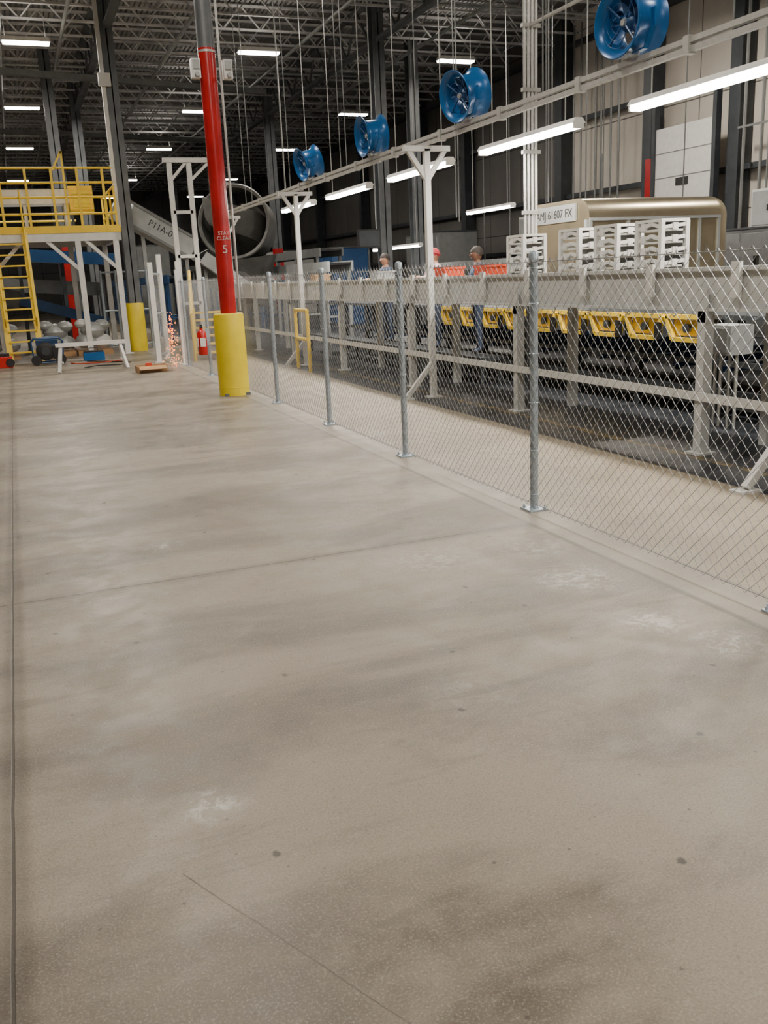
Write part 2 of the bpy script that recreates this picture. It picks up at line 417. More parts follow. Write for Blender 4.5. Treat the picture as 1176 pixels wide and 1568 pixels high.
posts=[0.86,3.3,5.73,8.18,10.55,12.96,15.4,17.85,20.3]
q=B()
for y in posts:
    q.lathe((FX,y,0),(0,0,1),[(0.012,0.030),(1.80,0.030)],GALV,20)
    q.lathe((FX,y,1.79),(0,0,1),[(0,0.035),(0.04,0.035),(0.055,0.03),(0.065,0.012)],GALV,20)
    q.box((FX,y,0.006),(0.15,0.15,0.012),GALV)
    q.lathe((FX,y,0.01),(0,0,1),[(0,0.037),(0.012,0.033)],GALV,20)
    for sx in(-1,1):
        for sy in(-1,1): q.lathe((FX+sx*0.055,y+sy*0.055,0.012),(0,0,1),[(0,0.011),(0.014,0.011),(0.016,0.005),(0.03,0.005)],GALV,6)
    for z in(0.12,0.45,0.8,1.15,1.5,1.74):
        q.path([(FX+0.033*math.cos(t),y+0.033*math.sin(t),z) for t in [i*2*math.pi/10 for i in range(10)]],0.003,GALV,5,True)
fence_parts.append(q.build('posts'))
for o in fence_parts: addto(o,fence)
q=B()
for (x,y,h) in((3.42,20.9,2.05),(2.98,21.9,2.25),(3.35,23.0,2.45),(3.95,24.0,2.3)):
    q.box((x,y,h/2),(0.11,0.11,h),WHT); q.box((x,y,0.01),(0.2,0.2,0.02),WHT)
for z in(0.15,1.1,2.0): q.tube((2.98,21.9,z),(3.35,23.0,z),0.022,GALV,8)
for x in(2.35,2.75,3.6): q.tube((x,27.3,0),(x,27.3,2.2),0.035,GALV,10)
for z in(0.15,1.1,2.15): q.tube((2.35,27.3,z),(3.6,27.3,z),0.025,GALV,8)
vs,fs=link_mesh((2.35,27.3,0),(3.6,27.3,0),0.1,2.1); q.add(vs,fs,WIRE)
vs,fs=link_mesh((2.98,21.9,0),(3.35,23.0,0),0.1,2.0); q.add(vs,fs,WIRE)
q.build('gate_fence')

q=B(); ex,ey=FX-0.17,17.6
q.lathe((ex,ey,0.42),(0,0,1),[(0,0.075),(0.02,0.088),(0.40,0.088),(0.45,0.06),(0.47,0.03),(0.52,0.03)],REDP,20)
q.box((ex,ey,0.97),(0.03,0.13,0.03),BLACK); q.box((ex,ey,0.935),(0.05,0.06,0.03),BLACK)
q.path([(ex,ey+0.05,0.94),(ex,ey+0.12,0.90),(ex,ey+0.12,0.7),(ex,ey+0.11,0.55)],0.012,BLACK,6)
q.box((ex-0.086,ey-0.01,0.66),(0.01,0.10,0.16),PLAST); q.box((ex,ey-0.088,0.66),(0.10,0.01,0.16),PLAST)
q.box((ex+0.10,ey,0.75),(0.03,0.06,0.3),GALV)
q.build('fire_extinguisher')

# ------------------------------------------------------------------ conveyor beam + guard rail
q=B()
q.bb(5.76,5.84,3.0,26.6,1.30,1.68,CREAM)
q.bb(5.72,5.76,3.0,26.6,1.645,1.68,CREAM); q.bb(5.72,5.76,3.0,26.6,1.30,1.325,CREAM)
q.bb(6.50,6.58,3.0,26.6,1.30,1.58,CREAM)
q.bb(5.84,6.50,3.0,26.6,1.50,1.555,BLACK)
y=3.2
while y<26.5:
    q.tube((5.84,y,1.4),(6.50,y,1.4),0.03,STRUT,8); y+=0.4
for i in range(7):
    y=6.7+3.35*(i-1)
    q.bb(5.70,5.80,y-0.05,y+0.05,0.0,1.30,CREAM); q.bb(6.48,6.58,y-0.05,y+0.05,0.0,1.30,CREAM)
    q.box((5.75,y,0.01),(0.2,0.2,0.02),CREAM)
    q.bb(5.70,5.72,y-0.06,y+0.06,1.2,1.5,CREAM)
y=4.0
while y<26: q.bb(5.69,5.725,y-0.05,y+0.05,1.42,1.72,WHT); y+=1.15
q.bb(5.68,5.72,3.0,26.6,0.50,0.575,WHT)
y=3.6
while y<14: q.path([(5.74,y,1.30),(5.74,y,1.26),(5.74,y+0.03,1.24),(5.74,y+0.05,1.26)],0.006,GALV,5); y+=0.35
q.build('belt_conveyor')

q=B()
for y in(-1.2,5.35,12.0,18.3,24.6):
    x=5.46
    q.bb(x-0.04,x+0.04,y-0.04,y+0.04,0,3.36,WHT); q.box((x,y,0.01),(0.2,0.2,0.02),WHT)
    q.bar((x,y,0.50),(x-0.42,y,0.03),0.06,0.06,WHT); q.box((x-0.42,y,0.01),(0.2,0.14,0.02),WHT)
    q.bar((x,y,2.95),(x-0.27,y,3.34),0.06,0.06,WHT); q.bar((x,y,2.95),(x+0.27,y,3.34),0.06,0.06,WHT)
    q.bb(x-0.34,x+0.34,y-0.04,y+0.04,3.33,3.40,WHT)
q.build('support_frame')
q=B()
for dz in(3.425,3.495): q.bar((5.46,-2,dz),(5.46,26,dz),0.05,0.045,STRUT)
q.tube((5.54,-2,3.46),(5.54,26,3.46),0.02,STRUT,8)
for y in [i*1.6+0.3 for i in range(16)]: q.box((5.46,y,3.46),(0.09,0.07,0.14),STRUT)
q.build('overhead_strut')

def fan(y,tilt=0.12,z=3.82,yaw=0.1):
    q=B(); x=5.46; R0=0.255; K=0.8
    ax=Vector((-1,-yaw,-tilt)).normalized(); o=Vector((x,y,z))
    prof=[(-0.22,R0*1.10),(-0.215,R0*1.14),(-0.18,R0*1.02),(-0.11,R0*0.88),(0.11,R0*0.88),(0.16,R0*0.94),(0.20,R0*1.12),(0.215,R0*1.17),(0.222,R0*1.14),(0.21,R0*1.06),(0.16,R0*0.90),(0.11,R0*0.84),(-0.11,R0*0.84),(-0.18,R0*0.98),(-0.22,R0*1.10)]
    q.lathe(o,ax,[(t_*K,r_) for t_,r_ in prof],BLUE,36,False)
    a,b_=q.frame(ax)
    q.lathe(o,ax,[(-0.14,0.05),(-0.10,0.08),(0.04,0.08),(0.08,0.05),(0.09,0.02)],BLUED,16)
    q.lathe(o,ax,[(0.085,0.035),(0.105,0.028)],STRUT,12)
    for i in range(5):
        t=2*math.pi*i/5+0.3; d=a*math.cos(t)+b_*math.sin(t); s=ax.cross(d)
        vs=[o+d*0.07+s*0.03+ax*0.05,o+d*0.07-s*0.03-ax*0.02,o+d*0.205-s*0.08-ax*0.04,o+d*0.205+s*0.055+ax*0.06]
        vs+= [v+ax*0.006 for v in vs]
        q.add(vs,[(0,1,2,3),(7,6,5,4),(0,4,5,1),(1,5,6,2),(2,6,7,3),(3,7,4,0)],BLUED)
    for i in range(4):
        t=math.pi*i/2+math.pi/4; d=a*math.cos(t)+b_*math.sin(t)
        q.tube(o+d*0.05+ax*0.09,o+d*R0*0.9+ax*0.12,0.010,BLUED,6)
    for rr in(0.09,0.15,0.21):
        q.path([o+ax*0.15+a*math.cos(t)*rr+b_*math.sin(t)*rr for t in [k*2*math.pi/20 for k in range(20)]],0.0022,BLUED,4,True)
    side=Vector((0,1,0))
    pts=[o+side*0.31+Vector((0,0,0.05)),o+side*0.32+Vector((0,0,-0.10)),o+side*0.22+Vector((0,0,-0.25)),Vector((x,y,3.56)),o-side*0.22+Vector((0,0,-0.25)),o-side*0.32+Vector((0,0,-0.10)),o-side*0.31+Vector((0,0,0.05))]
    for p1,p2 in zip(pts[:-1],pts[1:]): q.bar(p1,p2,0.05,0.015,BLUE)
    q.box((x,y,3.545),(0.12,0.10,0.05),STRUT)
    q.tube((x+0.05,y+0.05,3.55),(x+0.14,y+0.02,3.72),0.012,BLACK,6)
    q.build('drum_fan')
for y,t,yw in((4.2,0.1,.1),(7.5,0.05,.1),(10.8,0.2,.2),(14.0,0.1,.0),(17.3,0.25,.1)): fan(y,t,yaw=yw)

WARM=(1.0,0.91,0.79)
def strip_lamp(x,y0,y1,z,power):
    q=B()
    q.extr([(x-0.09,z),(x-0.05,z+0.06),(x+0.05,z+0.06),(x+0.09,z)],'y',y0,y1,PLAST)
    q.tube((x-0.045,y0+0.03,z-0.03),(x-0.045,y1-0.03,z-0.03),0.03,LAMP,8)
    q.tube((x+0.045,y0+0.03,z-0.03),(x+0.045,y1-0.03,z-0.03),0.03,LAMP,8)
    q.bb(x-0.07,x+0.07,y0,y0+0.03,z-0.06,z,PLAST); q.bb(x-0.07,x+0.07,y1-0.03,y1,z-0.06,z,PLAST)
    for yy in(y0+0.3,y1-0.3): q.tube((x,yy,z+0.06),(x,yy,8.7),0.008,STRUT,5)
    o=q.build('strip_light')
    area('lamp_glow',(x,(y0+y1)/2,z-0.065),0.12,(y1-y0)*0.95,power,WARM,o)
for y0 in(-0.6,2.9,6.4,9.9,13.4,16.9,20.4): strip_lamp(6.5,y0,y0+2.45,3.38,135)
strip_lamp(12,21.2,23.7,3.3,80); strip_lamp(12,27,31,2.6,40)

def bay(x,y,z=8.0,power=0,m=LAMPH,upfill=0):
    q=B()
    q.extr([(x-0.6,z),(x-0.56,z+0.1),(x+0.56,z+0.1),(x+0.6,z)],'y',y-0.16,y+0.16,PLAST)
    for k in range(3): q.tube((x-0.57,y-0.11+k*0.11,z-0.02),(x+0.57,y-0.11+k*0.11,z-0.02),0.035,m,8)
    for sx in(-0.5,0.5): q.tube((x+sx,y,z+0.1),(x+sx,y,9.4),0.006,STRUT,5)
    o=q.build('high_bay_light')
    if power: area('lamp_glow',(x,y,z-0.065),1.15,0.3,power,WARM,o)
    if upfill: area('ceiling_fill',(x,y,z+0.115),1.0,0.2,upfill,WARM,o,rot=(math.pi,0,0))  # added fill aimed upward to brighten the ceiling, not a fixture part
for y in(27.5,36.8,46.8,60,71.5):
    for x in(1.2,7.4,13.6): bay(x,y,8.0,{27.5:380,36.8:320,46.8:200}.get(y,0) if x<13 else (120 if y==27.5 else 0),upfill=({27.5:14,36.8:16,46.8:22,60:26}.get(y,0) if (x==7.4 or y<30) else 0))
for y,p in((-3,370),(3.5,290),(10,290),(18,420)): bay(1.2,y,8.0,p)
bay(7.4,18,8.0,150); bay(7.4,6,8.0,150); bay(13.6,10,8,460); bay(13.6,19,8,460)

q=B()
for dx in(-0.08,-0.02,0.04,0.1): q.tube((6.95+dx,11.8,1.62),(6.95+dx,11.8,9.2),0.020,STRUT,8)
for z in [1.7+i*0.8 for i in range(10)]: q.box((6.97,11.8,z),(0.28,0.06,0.05),STRUT)
q.box((6.96,11.8,0.8),(0.10,0.10,1.6),DKST); q.box((6.96,11.8,1.61),(0.3,0.16,0.04),STRUT)
q.tube((6.95,11.8,4.9),(6.95,8.2,4.9),0.025,STRUT,8)
q.build('conduit_drop')
q=B()
for y in(3,6.2,9.0,12.3,15.2,15.5,18.6,19,21.8,22.4,24): q.tube((5.46,y,3.52),(5.46,y,9.3),0.008,GREY,5)
for (x,y) in((8.6,14),(8.6,17.5),(9.4,19),(8.2,21),(10,15),(11,18),(13,16),(13,18.8),(13,21)): q.tube((x,y,2.8),(x,y,9.3),0.013,GREY,5)
q.build('hanger_rods')

# ------------------------------------------------------------------ freight container
me=D.meshes.new('body'); bm=bmesh.new()
bmesh.ops.create_cube(bm,size=1)
UX,UY,UW,UD,UZ,UH=7.6,11.3,2.55,1.45,1.22,1.44
for v in bm.verts: v.co=Vector((UX+(v.co.x+0.5)*UW, UY+(v.co.y+0.5)*UD, UZ+(v.co.z+0.5)*UH))
T=UZ+UH-0.05
ed=[e for e in bm.edges if min(v.co.z for v in e.verts)>T and max(v.co.y for v in e.verts)<UY+0.1]
ed+=[e for e in bm.edges if min(v.co.z for v in e.verts)>T and min(v.co.x for v in e.verts)>UX+UW-0.1]
ed+=[e for e in bm.edges if abs(e.verts[0].co.z-e.verts[1].co.z)>0.5 and min(v.co.x for v in e.verts)>UX+UW-0.1 and max(v.co.y for v in e.verts)<UY+0.1]
bmesh.ops.bevel(bm,geom=ed,offset=0.28,segments=8,affect='EDGES',profile=0.5)
for fc in bm.faces: fc.smooth=True
bm.to_mesh(me); bm.free(); me.set_sharp_from_angle(angle=math.radians(30)); me.materials.append(TAN)
body=D.objects.new('body',me); COL.objects.link(body)
uld=empty('freight_container',(8.9,12,1.2)); bpy.context.view_layer.update()
q=B()
q.bb(UX-0.06,UX+UW+0.06,UY-0.06,UY+UD+0.05,1.152,1.22,LGREY)
q.bb(UX-0.02,UX,UY+0.02,UY+UD-0.02,1.25,UZ+UH-0.28,TAN)
q.bb(UX-0.035,UX-0.005,UY+0.30,UY+UD-0.02,2.36,2.60,LGREY)
for x in(UX+0.02,UX+0.65,UX+1.27,UX+1.9,UX+UW-0.3): q.bb(x-0.02,x+0.02,UY-0.02,UY,1.22,2.36,LGREY)
for z in(1.25,2.36): q.bb(UX,UX+UW-0.28,UY-0.025,UY,z-0.02,z+0.02,LGREY)
for y in(UY+0.04,UY+UD-0.04): q.bb(UX-0.04,UX,y-0.03,y+0.03,1.22,UZ+UH-0.30,LGREY)
fr=q.build('frame')
addto(body,uld); addto(fr,uld)
t=text('label','AMJ 61607 FX',(UX-0.037,UY+0.87,2.475),0.165,FACE_NX,BLACK); addto(t,uld)

# stacks of white louvred trays
def tray_stack(y,x=6.2,w=0.38,H=0.58):
    q=B(); z0=1.56; d=0.30; n=5; dz=H/n
    x0=x-d/2
    for i in range(n):
        z=z0+dz*(i+0.5)
        q.box((x,y,z-dz*0.3),(d,w,0.02),PLAST)
        q.bar((x0,y+w/2,z-0.02),(x0,y-w*0.10,z+0.03),0.03,0.035,PLAST)
        q.bar((x0,y-w*0.10,z+0.03),(x0,y-w/2,z-0.01),0.03,0.035,PLAST)
        q.box((x0-0.01,y+w*0.2,z),(0.03,0.07,dz*0.62),PLAST)
        q.bar((x0,y-w/2,z-0.01),(x+d/2,y-w/2,z+0.02),0.03,0.035,PLAST)
        q.bar((x0,y+w/2,z-0.01),(x+d/2,y+w/2,z+0.02),0.03,0.035,PLAST)
        q.box((x,y-w/2-0.01,z),(0.06,0.03,dz*0.6),PLAST)
    for sy in(-1,1):
        for sx in(-1,1): q.box((x+sx*(d/2),y+sy*(w/2),z0+H/2),(0.045,0.05,H),PLAST)
    q.box((x,y,z0+H),(d+0.04,w+0.04,0.03),PLAST)
    q.box((x+d/2-0.03,y,z0+H/2),(0.02,w,H),GREY)
    q.build('tray_stack')
for y in(7.93,8.66,9.38,10.62): tray_stack(y)

q=B()
q.bb(7.2,10.3,6.0,22,1.10,1.15,DKST)
for i in range(9):
    y=8.3+i*0.78
    q.bar((7.15,y,1.12),(7.15,y+0.7,1.12),0.06,0.05,YELP); q.bar((7.15,y+0.12,0.86),(7.15,y+0.58,0.86),0.06,0.05,YELP)
    q.bar((7.15,y,1.12),(7.15,y+0.12,0.86),0.06,0.05,YELP); q.bar((7.15,y+0.7,1.12),(7.15,y+0.58,0.86),0.06,0.05,YELP)
    q.box((7.20,y+0.35,0.99),(0.02,0.55,0.18),YELP)
    q.tube((7.13,y+0.35,0.99),(7.18,y+0.35,0.99),0.05,DKST,12)
    q.box((7.12,y+0.05,0.95),(0.05,0.08,0.2),BLACK)
for i in range(12):
    y=5.5+i*1.4
    for x in(7.3,10.2): q.bb(x-0.04,x+0.04,y-0.04,y+0.04,0,1.10,DKST)
for z in(0.30,0.62): q.bar((7.25,5,z),(7.25,22,z),0.05,0.06,DKST)
for x in(7.6,8.2,8.8): q.bar((x,5,0.1),(x,22,0.1),0.12,0.08,GREY)
for i in range(20): q.bar((7.6,5.4+i*0.8,0.5),(10.1,5.4+i*0.8,0.5),0.05,0.08,BLUED)
q.build('sorter_bed')
q=B(); q.box((6.9,7.7,0.93),(0.3,0.42,0.30),LGREY); q.box((6.74,7.7,0.93),(0.02,0.36,0.24),GREY)
for dy in(-0.15,-0.05,0.08,0.16): q.tube((6.9,7.7+dy,0.0),(6.9,7.7+dy,0.80),0.018,STRUT,6)
q.build('control_box')

PLATZ=0.42
q=B(); q.bb(6.66,7.08,12.8,22,PLATZ-0.05,PLATZ,DKST)
for y in(12.9,14.3,17,19.5,21.9):
    for x in(6.71,7.03): q.bb(x-0.03,x+0.03,y-0.03,y+0.03,0,PLATZ-0.05,DKST)
q.build('work_platform')

# ------------------------------------------------------------------ background machinery
def conveyor(x0,x1,y0,y1,z,name,m):
    q=B()
    q.bb(x0,x0+0.06,y0,y1,z-0.22,z+0.04,m); q.bb(x1-0.06,x1,y0,y1,z-0.22,z+0.04,m); q.bb(x0+0.06,x1-0.06,y0,y1,z-0.06,z,BLACK)
    yy=y0+0.3
    while yy<y1:
        for x in(x0+0.03,x1-0.03): q.bb(x-0.04,x+0.04,yy-0.04,yy+0.04,0,z-0.22,m)
        q.bar((x0,yy,z*0.35),(x1,yy,z*0.35),0.05,0.05,m); yy+=2.4
    return q.build(name)
conveyor(11.0,12.0,6,24,1.45,'roller_conveyor',GREY)
conveyor(13.0,14.0,5,29,2.0,'roller_conveyor',GREY)
conveyor(7.6,8.4,30,44,1.7,'roller_conveyor',BLUED)
conveyor(9.0,9.8,28,60,2.6,'roller_conveyor',GREY)
conveyor(4.6,5.3,30,50,2.0,'roller_conveyor',BLUED)
conveyor(7.6,8.3,23,29,2.1,'roller_conveyor',LGREY)
for (x,y,z,sx,sy,sz,m) in((16,17,1.2,1.0,2.2,2.4,GREY),(16,26,1.3,1.2,2.0,2.6,LGREY),(13.8,48,1.6,2,2,3.2,WHT),(6.5,47,1.8,1.5,2,3.6,GREY),(15.5,33,1.6,1.6,3,3.2,GREY),(11.8,34,1.4,1.4,2,2.8,BLUED)):
    q=B(); q.box((x,y,z),(sx,sy,sz),m); q.box((x-sx/2-0.01,y-sy*0.25,z),(0.02,sy*0.44,sz*0.9),m); q.box((x-sx/2-0.01,y+sy*0.25,z),(0.02,sy*0.44,sz*0.9),m)
    q.box((x-sx/2-0.03,y,z),(0.03,0.04,0.3),BLACK); q.box((x,y,z*2-0.02),(sx+0.06,sy+0.06,0.05),DKST); q.build('machine_cabinet',bevel=0.01)
q=B(); q.box((9.6,25.2,2.75),(0.7,0.08,0.5),BLACK); q.box((9.6,25.15,2.75),(0.62,0.01,0.42),DKST); q.tube((9.6,25.26,0),(9.6,25.26,2.7),0.03,DKST,8); q.box((9.6,25.26,0.02),(0.4,0.4,0.04),DKST); q.build('monitor_stand')
q=B(); q.bb(17.3,17.4,20.2,22.5,3.36,5.3,WHT); q.bb(17.28,17.3,21.1,21.6,3.75,3.95,BLACK)
for z in(4.0,4.65): q.bb(17.29,17.3,20.2,22.5,z-0.01,z+0.01,GREY)
for y in(20.12,22.58): q.bb(17.25,17.42,y-0.07,y+0.07,0,6,DKST)
q.bb(17.3,17.4,20.2,22.5,0.0,3.3,GREY)
q.build('door_1')
for (x,y,z,m) in((6.2,11.6,1.56,ORANG),(6.17,12.85,1.56,ORANG),(6.17,15.6,1.56,LGREY),(11.5,14,1.45,CARD),(11.5,16,1.45,ORANG),(11.5,11.5,1.45,BLUED),(6.17,19.2,1.56,CARD)):
    q=B(); w=0.32
    q.bb(x-w/2,x+w/2,y-w/2,y+w/2,z,z+0.02,m)
    for sx in(-1,1): q.box((x+sx*w/2,y,z+0.13),(0.02,w,0.26),m); q.box((x,y+sx*w/2,z+0.13),(w,0.02,0.26),m)
    q.bb(x-w/2-.02,x+w/2+.02,y-w/2-.02,y-w/2,z+0.22,z+0.26,m);q.bb(x-w/2-.02,x+w/2+.02,y+w/2,y+w/2+.02,z+0.22,z+0.26,m)
    q.build('tote_box')

# ------------------------------------------------------------------ left mezzanine
PY=25.6; DZ=3.15
q=B()
q.bb(-5,2.85,PY,PY+0.15,DZ-0.22,DZ,WHT); q.bb(-5,2.85,PY+3.2,PY+3.35,DZ-0.22,DZ,WHT); q.bb(2.70,2.85,PY,PY+3.3,DZ-0.22,DZ,WHT)
q.bb(-5,2.85,PY,PY+3.3,DZ,DZ+0.04,LGREY); q.bb(-5,2.86,PY-0.02,PY,DZ-0.02,DZ+0.16,YELP)
for x in(-3.6,-0.35,1.75,2.70):
    for y in(PY+0.08,PY+3.26):
        q.bb(x-0.07,x+0.07,y-0.07,y+0.07,0,DZ-0.2,WHT); q.box((x,y,0.01),(0.28,0.28,0.02),WHT)
for x,s in((-0.35,1),(1.75,-1),(-0.35,-1),(2.70,-1)):
    q.bar((x,PY+0.08,DZ-0.95),(x+s*0.75,PY+0.08,DZ-0.2),0.09,0.09,WHT)
x=-4.9
while x<2.8:
    q.bar((x,PY,DZ+.04),(x,PY,DZ+1.55),0.06,0.06,YELP); x+=0.62
for z in(0.45,0.85,1.2,1.55): q.tube((-5,PY,DZ+z),(2.78,PY,DZ+z),0.028,YELP,8)
for yy in(PY,PY+1.1,PY+2.2,PY+3.3): q.bar((2.78,yy,DZ+.04),(2.78,yy,DZ+1.1),0.05,0.05,YELP)
for z in(0.5,1.1): q.tube((2.78,PY,DZ+z),(2.78,PY+3.3,DZ+z),0.028,YELP,8); q.tube((-5,PY+3.3,DZ+z),(2.0,PY+3.3,DZ+z),0.028,YELP,8)
q.bar((1.35,PY,DZ+1.5),(1.6,PY,DZ+1.95),0.05,0.05,YELP)
q.bar((1.6,PY,DZ+.04),(1.6,PY,DZ+1.95),0.05,0.05,YELP)
q.build('mezzanine_platform')
q=B(); q.bb(-5,1.7,PY+0.6,PY+1.4,DZ+0.75,DZ+1.1,WHT); q.bb(-5,1.7,PY+0.65,PY+1.35,DZ+1.1,DZ+1.13,BLACK)
q.box((2.0,PY+0.9,DZ+0.85),(0.6,0.7,0.65),YELP); q.box((2.0,PY+0.54,DZ+0.85),(0.4,0.03,0.4),YEL)
for x in(1.75,2.25):
    q.bb(x-.03,x+.03,PY+0.65,PY+0.71,DZ+.04,DZ+0.55,DKST)
for x in(-3,-1,0.6,1.6): q.bb(x-.04,x+.04,PY+0.65,PY+0.73,DZ+.04,DZ+0.75,WHT); q.bb(x-.04,x+.04,PY+1.25,PY+1.33,DZ+.04,DZ+0.75,WHT)
q.build('elevated_conveyor')
q=B()
lx,lw=0.12,0.72
y0,y1=24.75,PY-0.06
for sx in(-1,1):
    q.bar((lx+sx*lw/2,y0,0.02),(lx+sx*lw/2,y1,DZ+0.02),0.045,0.14,YELP)
    q.path([(lx+sx*lw/2,y0+0.1,0.9),(lx+sx*lw/2,y0-0.12,1.1),(lx+sx*lw/2,y1-0.25,DZ+1.0),(lx+sx*lw/2,y1,DZ+1.0)],0.022,YELP,8)
n=12
for i in range(1,n):
    t=i/n; q.box((lx,y0+(y1-y0)*t,DZ*t),(lw-0.04,0.17,0.035),YELP)
q.build('ship_ladder')
q=B()
q.bar((0.6,29.9,2.75),(3.2,29.9,2.55),0.5,0.35,BLUED); q.bar((-3,30.6,2.2),(2.6,30.6,1.7),0.8,0.4,GREY)
q.bar((0.2,29.6,1.5),(2.6,29.6,0.7),0.6,0.3,BLUED)
q.bar((-1.5,29.6,1.9),(0.2,29.6,1.5),0.6,0.5,DRUM)
for x in(-2,0.3,1.5,2.6): q.bb(x-.05,x+.05,30.55,30.65,0,1.7,DKST); q.bb(x-.05,x+.05,29.8,29.9,0,2.5,DKST)
q.build('lower_chute_conveyor')
for (x,y) in((0.95,26.6),(1.9,26.4),(-0.45,26.7)):
    q=B(); q.bb(x-0.45,x+0.45,y-0.4,y+0.4,0.0,0.12,CARD)
    for (dx,dz,s) in((-0.2,0.35,0.27),(0.22,0.33,0.25),(0.0,0.62,0.3),(-0.25,0.8,0.18),(0.25,0.75,0.2)):
        q.sphere((x+dx,y+random.uniform(-.1,.1),dz+0.02),s,LGREY if random.random()<.6 else WHT,12,(1.1,1,0.75))
    q.build('sack_pile')
# inclined chute
q=B()
CYY=27.85
a0=Vector((3.35,CYY,3.72)); a1=Vector((5.05,CYY,2.70))
q.bar(a0,a1,0.9,0.62,LGREY)
q.bar(a0+Vector((0,-0.47,0.33)),a1+Vector((0,-0.47,0.33)),0.05,0.07,GREY); q.bar(a0+Vector((0,-0.47,-0.31)),a1+Vector((0,-0.47,-0.31)),0.05,0.07,GREY)
for t in(0.2,0.9):
    p=a0.lerp(a1,t); q.bb(p.x-.05,p.x+.05,CYY-.05,CYY+.05,0,p.z-0.3,LGREY)
q.tube((2.95,CYY,3.95),(3.45,CYY,3.67),0.36,LGREY,20)
o=q.build('inclined_chute')
th=math.atan2(-1.02,1.7)
text('label','P11A-01',(4.2,CYY-0.455,3.25),0.24,FACE_NY@Matrix.Rotation(th,3,'Z'),BLACK,o)
# spiral chute
q=B(); cx,cy=6.4,28.3
N=50; vs=[];fs=[]
for i in range(N+1):
    t=i/N; g=-2.6+t*2*math.pi*1.3; z=3.4-t*2.4
    ri,ro=0.2,1.0; ca,sa=math.cos(g),math.sin(g)
    for r,dz in((ri,0.12),(ri+0.1,0),(ro-0.12,0.05),(ro,0.25),(ro+0.05,0.75),(ro+0.09,0.75),(ro+0.04,0.2),(ro-0.1,-0.02),(ri,-0.05)):
        vs.append((cx+ca*r,cy+sa*r,z+dz))
K=9
for i in range(N):
    for k in range(K): fs.append((i*K+k,i*K+(k+1)%K,(i+1)*K+(k+1)%K,(i+1)*K+k))
q.add(vs,fs,DRUM); q.tube((cx,cy,0),(cx,cy,4.6),0.2,DKST,20)
HX=Vector((cx+0.15,cy-0.35,3.35)); HA=(-0.45,-0.85,0.12)
q.lathe(HX,HA,[(-0.7,0.05),(-0.7,0.85),(-0.6,1.0),(0.55,1.03),(0.60,1.08),(0.63,1.05),(0.60,0.97),(-0.30,0.93),(-0.55,0.75),(-0.55,0.02)],DRUM,40,True)
HA=Vector(HA).normalized()
q.lathe(HX,HA,[(-0.54,0.5),(-0.50,0.5),(-0.50,0.05)],BLACK,30,True)
q.lathe(HX+Vector((0.1,0,-0.95)),(0.1,0,-1),[(0,0.95),(0.9,0.55),(1.3,0.35)],DRUM,30,False)
q.bar((cx-1.3,cy-1.5,2.3),(cx-0.1,cy-1.7,1.35),0.7,0.08,GREY); q.bar((cx-1.3,cy-1.86,2.45),(cx-0.1,cy-2.06,1.5),0.05,0.35,LGREY)
for (x,y,z) in((cx-1.2,cy-1.5,2.2),(cx-0.2,cy-1.7,1.4)): q.bb(x-.04,x+.04,y-.04,y+.04,0,z,GREY)
q.build('spiral_chute')
q=B()
for x in(4.15,4.65): q.bb(x-.06,x+.06,24.9,25.0,0,4.8,WHT); 
q.bb(4.0,5.35,24.88,25.02,4.75,4.86,WHT); q.bar((4.65,24.95,4.3),(5.2,24.95,4.78),0.07,0.07,WHT); q.bar((4.15,24.95,4.3),(4.6,24.95,4.78),0.07,0.07,WHT)
q.box((5.3,24.95,4.6),(0.1,0.1,0.4),WHT); q.bar((5.3,24.95,4.45),(5.6,24.95,4.2),0.14,0.1,STRUT)
for z in(1.2,2.4,3.5): q.bb(4.15,4.65,24.9,25.0,z,z+0.08,WHT)
q.build('gantry_frame')
q=B()
for (x,y,z) in((3.75,21.5,0),(3.95,22.6,0.5),(4.2,23.8,1.0)):
    q.tube((x,y,0),(x,y,z+1.05),0.035,YELP,8)
for dz in(0.55,1.05): q.path([(3.75,21.5,dz),(4.2,23.8,1.0+dz)],0.035,YELP,8)
for (x,y,z) in((4.6,21.5,0),(5.05,23.8,1.0)): q.tube((x,y,0),(x,y,z+1.05),0.035,YELP,8)
q.path([(4.6,21.5,1.05),(5.05,23.8,2.05)],0.035,YELP,8)
for i in range(6): q.box((4.2+0.08*i,21.6+0.42*i,0.17+0.17*i),(0.8,0.3,0.04),YELP)
for s in(3.78,4.62): q.bar((s,21.5,0.08),(s+0.45,23.8,1.05),0.04,0.2,YELP)
q.build('yellow_stairs')
q=B()
for y in(17.0,17.8): q.tube((5.15,y,0),(5.15,y,1.15),0.035,YELP,8)
for z in(0.6,1.15): q.tube((5.15,17.0,z),(5.15,17.8,z),0.035,YELP,8)
q.build('yellow_guard_rail')

